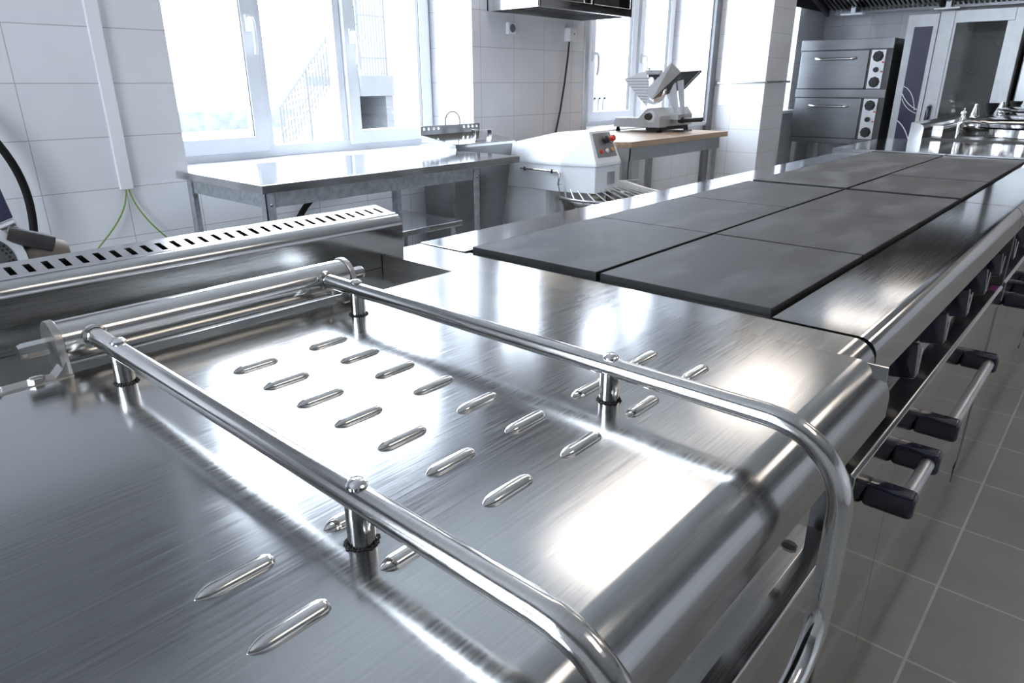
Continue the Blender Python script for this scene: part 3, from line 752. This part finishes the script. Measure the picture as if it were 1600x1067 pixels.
# ribbed gauge plate (faces the aisle, stands on its corner)
gq = [(1.852, 1.005), (2.034, 1.176), (1.87, 1.226), (1.83, 1.08)]
b = MB(); b.prism(gq, 'X', 3.20, 3.208, .001); gp_ = b.build('gauge_plate', WPLAS, s_); b = MB()
for k in range(9):
    z = 1.035 + .018 * k
    yl = 1.852 + (z - 1.005) / (.171) * .182; yr = 1.85 - (z - 1.005) / .22 * .02 + .004
    b.box(3.197, 3.201, min(yl, 2.03) - .004, yr, z, z + .003)
b.build('gauge_ribs', MGR, gp_)
b = MB(); b.lathe([(0, 0), (.09, 0), (.092, .006), (.08, .014), (.05, .02), (0, .022)], (3.26, 1.835, 1.11), (-1, 0, 0), 40); b.build('blade', CHR, s_)
b = MB(); b.box(3.20, 3.26, 1.78, 1.868, 1.20, 1.232, .008); b.cyl((3.23, 1.866, 1.20), (3.23, 1.866, 1.245), .006, n=10); sh = b.build('sharpener', GPAINT, s_)
MB().box(3.195, 3.265, 1.77, 1.85, 1.188, 1.201, .004).build('sharpener_base', BLK, sh)
# carriage tray: a folded plate, its support arm and handle
b = MB()
A = Vector((3.20, 1.868, 1.10)); B = Vector((3.20, 1.688, 1.271)); Cc = Vector((3.30, 1.676, 1.219)); D = Vector((3.20, 1.815, 1.054))
n1 = (B - A).cross(Cc - A).normalized() * .004
b.hull([p + n1 * k for p in (A, B, Cc, D) for k in (-1, 1)])
E_ = Vector((3.42, 1.60, 1.226)); F_ = Vector((3.36, 1.68, 1.119))
n2 = (E_ - Cc).cross(F_ - Cc).normalized() * .004
b2 = MB(); b2.hull([p + n2 * k for p in (Cc, E_, F_, D) for k in (-1, 1)]); b2.cyl(E_, F_, .010, n=12)
tray = b.build('carriage_tray', ALU, s_); b2.build('tray_shaded_side', STO, tray)  # underside gets a darker steel, its shade put into the colour
b = MB(); b.hull([(3.30, 1.698, 1.162), (3.30, 1.654, 1.172), (3.31, 1.698, 1.162), (3.31, 1.654, 1.172), (3.30, 1.655, .957), (3.30, 1.632, .962), (3.31, 1.655, .957), (3.31, 1.632, .962)], .002)
b.hull([(3.285, 1.775, 1.10), (3.285, 1.70, 1.155), (3.292, 1.70, 1.155), (3.285, 1.69, .975), (3.292, 1.66, .965), (3.292, 1.775, 1.10)])
b.box(3.24, 3.32, 1.64, 1.70, .93, .965, .004)
b.build('carriage_arm', GPAINT, s_)
b = MB(); b.cyl((3.30, 1.63, .925), (3.30, 1.50, .935), .014, n=16); b.cyl((3.30, 1.66, .93), (3.30, 1.63, .925), .02, n=14); b.build('carriage_handle', BLK, s_)
b = MB(); b.tube([(3.40, 1.69, .875), (3.36, 1.62, .861), (3.25, 1.60, .8605), (3.20, 1.64, .8605), (3.28, 1.67, .8605), (3.42, 1.63, .8605), (3.47, 1.66, .8605)], .0035, 8); b.build('power_cord', BLK, s_)

# ================================================================== WALL HOOD, SOCKETS, CABLES
wh = thing('wall_hood', 'small stainless extractor hood on the tiled wall between the two windows', 'extractor hood', (2.4, 2.0, 1.5))
hx0, hx1, hy0 = 1.965, 2.80, 1.745
b = MB()
b.box(hx0, hx0 + .012, hy0, WY - .001, 1.505, 2.05, .002); b.box(hx1 - .012, hx1, hy0, WY - .001, 1.505, 2.05, .002)
b.box(hx0, hx1, WY - .012, WY - .001, 1.505, 2.05, .001); b.box(hx0, hx1, hy0, WY - .001, 2.04, 2.05, .001)
b.build('hood_shell', STT, wh)
b = MB(); b.box(hx0, hx1, hy0, hy0 + .012, 1.505, 1.548, .002); b.box(hx0, hx0 + .03, hy0, hy0 + .012, 1.54, 2.05, .002); b.box(hx1 - .02, hx1, hy0, hy0 + .012, 1.54, 2.05, .002)
b.box(2.405, 2.43, hy0, hy0 + .012, 1.54, 2.05, .002); b.build('front_rail', STT, wh)
for (a, c) in ((hx0 + .05, 2.40), (2.435, hx1 - .09)):
    MB().box(a, c, hy0 + .03, hy0 + .038, 1.53, 2.03, .002).build('filter_panel', ST, wh)
MB().box(hx0 + .012, hx1 - .012, hy0 + .045, WY - .013, 1.535, 1.55, .001).build('hood_underside', BLK, wh)
def socket(x, z, label, w=.06):
    t = thing('wall_socket', label, 'socket', (x, WY, z))
    MB().box(x - w / 2, x + w / 2, WY - .022, WY + .001, z - w / 2, z + w / 2, .004).build('cover', WPLAS, t)
    MB().lathe([(.021, 0), (.021, .004), (.018, .004), (.018, .001), (0, .001)], (x, WY - .0215, z), (0, -1, 0), 20).build('socket_ring', MGR, t)
    return t
socket(2.142, 1.432, 'white wall socket under the left part of the small hood')
t = thing('wall_socket', 'white socket box with black cable on the tiled wall under the hood', 'socket', (2.664, WY, 1.42))
MB().box(2.63, 2.70, WY - .045, WY + .001, 1.385, 1.46, .006).build('cover', WPLAS, t)
MB().cyl((2.672, WY - .047, 1.425), (2.672, WY - .043, 1.425), .004, n=10).build('indicator', BLK, t)
b = MB(); b.tube([(2.655, WY - .02, 1.388), (2.645, WY - .02, 1.30), (2.62, WY - .018, 1.15), (2.585, WY - .018, 1.0), (2.54, WY - .018, .86), (2.50, WY - .018, .78), (2.49, WY - .02, .70)], .006, 10)
tag(b.build('power_cable', BLK), 'black power cable hanging from the socket box on the tiled wall', 'cable')
b = MB(); b.box(.028, .072, WY - .016, WY + .001, .797, CEIL, .003)
tag(b.build('cable_trunking', WPLAS), 'white vertical cable trunking on the tiled wall left of the window', 'cable trunking')
def wire(pts, label):
    tag(MB().tube(pts, .0028, 8).build('earth_wire', GREEN), label, 'wire', None)
def bez(p0, p1, p2, p3, n=14):
    return [tuple(p0[i] * (1 - t) ** 3 + 3 * p1[i] * t * (1 - t) ** 2 + 3 * p2[i] * t * t * (1 - t) + p3[i] * t ** 3 for i in range(3)) for t in [k / n for k in range(n + 1)]]
wire(bez((.046, WY - .010, .81), (.043, WY - .012, .70), (-.06, WY - .03, .64), (-.19, WY - .04, .52)), 'green earth wire curving left below the white trunking')
wire(bez((.054, WY - .010, .81), (.06, WY - .012, .72), (.11, WY - .02, .65), (.20, WY - .03, .55)), 'green earth wire hanging right below the white trunking')
b = MB(); b.tube([(-.42, WY - .05, 1.13)] + bez((-.36, WY - .05, 1.06), (-.27, WY - .05, .93), (-.25, WY - .05, .82), (-.285, WY - .06, .66)) + bez((-.285, WY - .06, .66), (-.30, WY - .07, .55), (-.40, WY - .12, .45), (-.45, WY - .25, .40), 6)[1:], .0125, 12)
tag(b.build('black_hose', RUB), 'thick black hose hanging on the tiled wall at the left edge', 'hose')
# cable loop under the table
b = MB(); b.tube(bez((.52, 2.06, .014), (.56, 2.07, .25), (.62, 2.07, .40), (.66, 2.07, .50), 8) + bez((.66, 2.07, .50), (.74, 2.07, .68), (.86, 2.07, .74), (.97, 2.07, .70))[1:] + [(1.0, 2.085, .685), (1.01, 2.11, .68)], .013, 10)
tag(b.build('black_hose', RUB), 'black hose arching on the wall under the steel work table', 'hose')

# ================================================================== MACHINE AT THE LEFT EDGE
vm = thing('food_processor', 'white round food processing machine with black grille behind the pan at the left edge', 'machine', (-.56, .95, 0))
b = MB(); b.box(-.86, -.42, .74, 1.2, .70, .735, .003); b.build('pedestal_top', STT, vm)
for (x, y) in ((-.84, .76), (-.44, .76), (-.84, 1.18), (-.44, 1.18)): MB().box(x - .018, x + .018, y - .018, y + .018, 0, .70, .002).build('leg', GAL, vm)
ax = Vector((.25, -1, .12)).normalized()
c0 = Vector((-.620, .95, .835))
b = MB(); b.lathe([(.0, -.10), (.052, -.10), (.066, -.07), (.070, -.02), (.070, .006), (.066, .012), (.050, .012), (.048, .002), (0, .002)], c0, ax, 40); b.build('housing', WPAINT, vm)
b = MB(); b.lathe([(0, 0), (.049, 0), (.049, .006), (.012, .010), (0, .010)], c0 + ax * .001, ax, 36); gr = b.build('grille', DGR, vm)
qx = ax.to_track_quat('Z', 'Y').to_matrix()
b = MB()
for i in range(-5, 6):
    for j in range(-5, 6):
        u = (i + .5 * (j % 2)) * .0082; v = j * .0072
        if .016 < math.hypot(u, v) < .044:
            p = c0 + qx @ Vector((u, v, .0075)); b.cyl(p - ax * .004, p + ax * .0012, .0027, n=8)
b.build('grille_holes', BLKH, gr)
b = MB(); b.box(-.70, -.56, .93, 1.08, .735, .79, .01); b.build('stand', WPAINT, vm)
b = MB(); b.lathe([(.028, 0), (.044, .04), (.042, .075), (.022, .088), (0, .09)], (-.56, .985, .838), (.9, .1, -.32), 24); b.build('auger_cone', TAN, vm)
b = MB(); b.cyl((-.575, .965, .884), (-.505, .955, .855), .0165, n=18); b.build('tube', NBST, vm)
b = MB(); b.cyl((-.62, 1.0, .87), (-.55, .98, .895), .018, n=16); b.build('collar', CHR, vm)
b = MB(); b.hull([(-.70, 1.12, .735), (-.50, 1.12, .735), (-.70, 1.15, .735), (-.50, 1.15, .735), (-.70, 1.12, .985), (-.538, 1.12, .985), (-.70, 1.15, .985), (-.538, 1.15, .985)], .004); b.build('control_box', NAVYP, vm)

# ================================================================== OVENS AT THE BACK WALL
OX = 6.0
ov = thing('double_oven', 'stacked double steel oven with two doors and round knobs on a stand', 'oven', (OX + .35, 1.55, 0))
oy0, oy1, oz0, oz1 = 1.155, 1.935, .625, 1.51
MB().box(OX + .012, OX + .72, oy0, oy1, oz0, oz1, .004).build('body', DGR, ov)
dk = (oz1 - .085 - oz0 - .055) / 2
b = MB(); b.box(OX - .004, OX + .02, oy0, oy1, oz1 - .085, oz1 + .002, .004); b.build('top_fascia', STO, ov)
b = MB(); b.box(OX - .004, OX + .02, oy0, oy1, oz0, oz0 + .045, .003); b.build('bottom_fascia', STO, ov)
mid = oz0 + .045 + .355
b = MB(); b.box(OX - .004, OX + .02, oy0, oy1, mid, mid + .07, .003); b.build('middle_fascia', STO, ov)
for (za, zb) in ((oz0 + .05, mid - .006), (mid + .076, oz1 - .092)):
    d = MB().box(OX - .012, OX + .02, oy0 + .185, oy1 - .015, za, zb, .004).build('oven_door', STO, ov)
    zh = zb - .06
    b = MB(); pts = [(OX - .012, oy0 + .62, zh), (OX - .04, oy0 + .62, zh - .004)] + [(OX - .05, oy0 + .60 - .29 * k / 8, zh - .008) for k in range(9)] + [(OX - .04, oy0 + .29, zh - .004), (OX - .012, oy0 + .29, zh)]
    b.tube(pts, .0105, 12); b.build('handle', CHR, d)
    cpn = MB().box(OX - .006, OX + .02, oy0 + .05, oy0 + .165, za, zb, .003).build('control_panel', ALU, ov)
    for q, r in ((.86, .042), (.52, .028), (.20, .042)):
        zz = za + (zb - za) * (q - .03)
        yc = oy0 + .108
        if r > .03: MB().lathe([(0, 0), (.046, 0), (.044, .004), (0, .004)], (OX - .006, yc, zz), (-1, 0, 0), 8).build('dial_plate', BLK, cpn)
        MB().lathe([(0, 0), (r * .8, 0), (r * .72, .02), (0, .022)], (OX - .008, yc, zz), (-1, 0, 0), 20).build('knob', BLK, cpn)
    for q in (.66, .42):
        MB().box(OX - .009, OX - .005, oy0 + .053, oy0 + .07, za + (zb - za) * q, za + (zb - za) * q + .012, .001).build('indicator_lamp', RED, cpn)
for (x, y) in ((OX + .04, oy0 + .04), (OX + .04, oy1 - .04), (OX + .68, oy0 + .04), (OX + .68, oy1 - .04)):
    MB().box(x - .02, x + .02, y - .02, y + .02, 0, oz0 + .005, .002).build('leg', ALU, ov)

co = thing('combi_oven', 'tall combination steam oven with glass door and dark blue control column', 'oven', (OX + .4, .67, 0))
MB().box(OX + .03, OX + .85, .262, 1.076, .10, 1.68, .004).build('body', ALU, co)
b = MB(); b.box(OX, OX + .03, .850, 1.078, .10, 1.678, .004); colm = b.build('control_column', ALUD, co)
MB().box(OX - .003, OX + .002, .884, 1.022, .45, 1.583, .002).build('touch_panel', NAVYP, colm)
b = MB()
def swirl(p0, p1, p2, p3, r): b.tube([(OX - .004, p[1], p[2]) for p in bez(p0, p1, p2, p3, 12)], r, 6)
swirl((0, 1.02, 1.12), (0, .96, 1.10), (0, .92, 1.02), (0, .905, .93), .003); swirl((0, 1.02, 1.06), (0, .99, 1.0), (0, .93, .95), (0, .885, .935), .004); swirl((0, 1.015, 1.02), (0, .99, .96), (0, .94, .92), (0, .885, .905), .003)
swirl((0, 1.02, .84), (0, .96, .80), (0, .91, .72), (0, .89, .62), .004); swirl((0, 1.02, .60), (0, .97, .58), (0, .91, .64), (0, .885, .76), .004)
b.build('swirl_print', WPLAS, colm)
d = MB(); d.box(OX - .01, OX + .03, .262, .33, .10, 1.69, .004); d.box(OX - .01, OX + .03, .74, .842, .10, 1.69, .004); d.box(OX - .01, OX + .03, .33, .74, 1.598, 1.69, .004); d.box(OX - .01, OX + .03, .33, .74, .10, .42, .004)
dr = d.build('door', ALUD, co)
MB().box(OX + .004, OX + .010, .372, .725, .42, 1.598).build('door_glass', OVGL, dr)
b = MB(); b.box(OX + .0, OX + .02, .33, .375, .42, 1.6); b.box(OX, OX + .02, .722, .742, .42, 1.6); b.build('glass_surround', ALUD, dr)
b = MB(); b.tube([(OX - .01, .79, .96), (OX - .05, .79, .955), (OX - .055, .79, .90), (OX - .055, .79, .72), (OX - .05, .79, .66), (OX - .01, .79, .655)], .018, 12); b.build('door_handle', NAVY, dr)
for (x, y) in ((OX + .06, .30), (OX + .06, 1.04), (OX + .8, .30), (OX + .8, 1.04)): MB().cyl((x, y, 0), (x, y, .105), .025, n=14).build('foot', DGR, co)

# cabinet / fridge to the right of the combination oven
fc = thing('tall_cabinet', 'tall brownish grey steel cabinet right of the combination oven', 'cabinet', (OX + .45, -.1, 0))
MB().box(OX + .12, OX + .85, -.45, .235, .10, 1.74, .004).build('body', STO, fc)
MB().box(OX + .10, OX + .125, -.44, .228, .12, 1.72, .004).build('door', STO, fc)
b = MB(); b.tube([(OX + .10, .10, 1.06), (OX + .06, .10, 1.06), (OX + .06, -.12, 1.06), (OX + .10, -.12, 1.06)], .009, 10); b.build('handle', CHR, fc)
MB().box(OX + .16, OX + .82, -.42, .2, 0, .10).build('plinth', DGR, fc)

# exhaust hood above the ovens
eh = thing('exhaust_hood', 'large exhaust hood with dark baffle filters above the two ovens', 'exhaust hood', (6.2, .8, 1.8))
b = MB(); b.box(6.78, 6.83, -.6, 2.03, 1.775, 1.80, .002); b.box(6.78, 6.83, -.6, 2.03, 1.80, 2.35, .002); b.build('rear_rim', STO, eh)
b = MB()
def slope_z(x): return 1.80 + (6.78 - x) * .25
for k in range(66):
    y = 2.0 - .04 * k
    if y < -.58: break
    b.hull([(x, yy, slope_z(x) + dz) for x in (5.2, 6.78) for yy in (y, y - .022) for dz in (0, .02)])
b.build('baffle_filter', STO, eh)
b = MB(); b.hull([(x, yy, slope_z(x) + dz + .03) for x in (5.2, 6.78) for yy in (2.02, -.6) for dz in (0, .02)]); b.build('filter_backing', BLKH, eh)
for y in (2.03, 1.02, .0):
    b = MB(); b.hull([(x, yy, slope_z(x) + dz) for x in (5.2, 6.80) for yy in (y, y - .03) for dz in (-.03, .03)]); b.build('divider_rail', DGR, eh)
b = MB(); b.box(5.15, 5.2, -.6, 2.03, 2.12, 2.5, .003); b.build('front_apron', STT, eh)
MB().box(5.2, 6.8, 2.025, 2.035, 1.80, 2.5).build('side_panel', STO, eh); MB().box(5.2, 6.8, -.61, -.60, 1.80, 2.5).build('side_panel', STO, eh)
MB().box(5.2, 6.83, -.6, 2.03, 2.48, 2.5).build('hood_top', STO, eh)
for y in (1.75, .95):
    b = MB(); b.box(6.66, 6.76, y - .10, y + .10, 1.758, 1.775, .003); b.box(6.70, 6.72, y - .02, y + .02, 1.77, 1.83); b.build('hood_light_bracket', ALU, eh)

# ================================================================== OUTSIDE THE WINDOWS
struct(MB().box(-30, 40, 3.0, 60, -.6, -.5), 'ground', SNOW)
o = MB().box(-8, 26, 26, 27, -.5, .2, .02); tag(o.build('hedge', EXTB), 'dim hedge line far outside the left window', 'hedge')
st = thing('outdoor_staircase', 'pale outdoor staircase with white metal railing outside the left window', 'staircase', (5, 8.4, -.5))
b = MB(); b.prism([(4.0, -.5)] + [p for k in range(8) for p in ((4.0 + .18 * k, -.28 + .2 * k), (4.18 + .18 * k, -.28 + .2 * k))] + [(5.44, -.5)], 'Y', 7.95, 9.1)
b.build('steps', EXTW, st)
b = MB()
p0, p1 = Vector((4.12, 7.88, .86)), Vector((5.45, 7.88, 2.30))
b.tube([p0, p1], .018, 8)
for dz in (.35, .5): b.tube([p0 - Vector((0, 0, dz)), p1 - Vector((0, 0, dz))], .008, 6)
for k in range(28):
    p = p0.lerp(p1, k / 27); b.cyl(p, p - Vector((0, 0, .62 if k % 9 else .95)), .010 if k % 9 else .018, n=6)
for k in range(9):
    x = 5.47 + .05 * k; b.cyl((x, 7.88, 1.27), (x, 7.88, 2.9), .007, n=6)
for z in (2.9, 2.3, 2.05, 1.5): b.tube([(5.45, 7.88, z), (5.95, 7.88, z)], .010, 6)
b.cyl((5.92, 7.88, 1.1), (5.92, 7.88, 2.95), .016, n=8)
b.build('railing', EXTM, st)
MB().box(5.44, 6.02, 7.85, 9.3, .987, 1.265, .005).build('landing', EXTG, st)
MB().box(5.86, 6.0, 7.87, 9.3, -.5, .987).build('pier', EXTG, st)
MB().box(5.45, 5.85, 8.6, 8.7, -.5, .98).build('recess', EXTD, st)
nb = thing('neighbour_house', 'pale neighbouring house with grey roof outside the second window', 'house', (16, 14, -.5))
MB().box(11.5, 24, 13, 18, -.5, 1.2).build('wall', EXTW, nb)
b = MB(); b.prism([(12.8, 1.2), (12.8, 1.32), (15.5, 3.3), (18.2, 1.32), (18.2, 1.2)], 'X', 11.3, 24.2); b.build('roof', ROOFM, nb)
b = MB()
for k in range(24): b.box(11.4 + .26 * k, 11.5 + .26 * k, 11.9, 11.95, -.5, .75)
b.box(11.3, 17.6, 11.9, 11.95, .7, .85); b.build('fence', EXTM, nb)
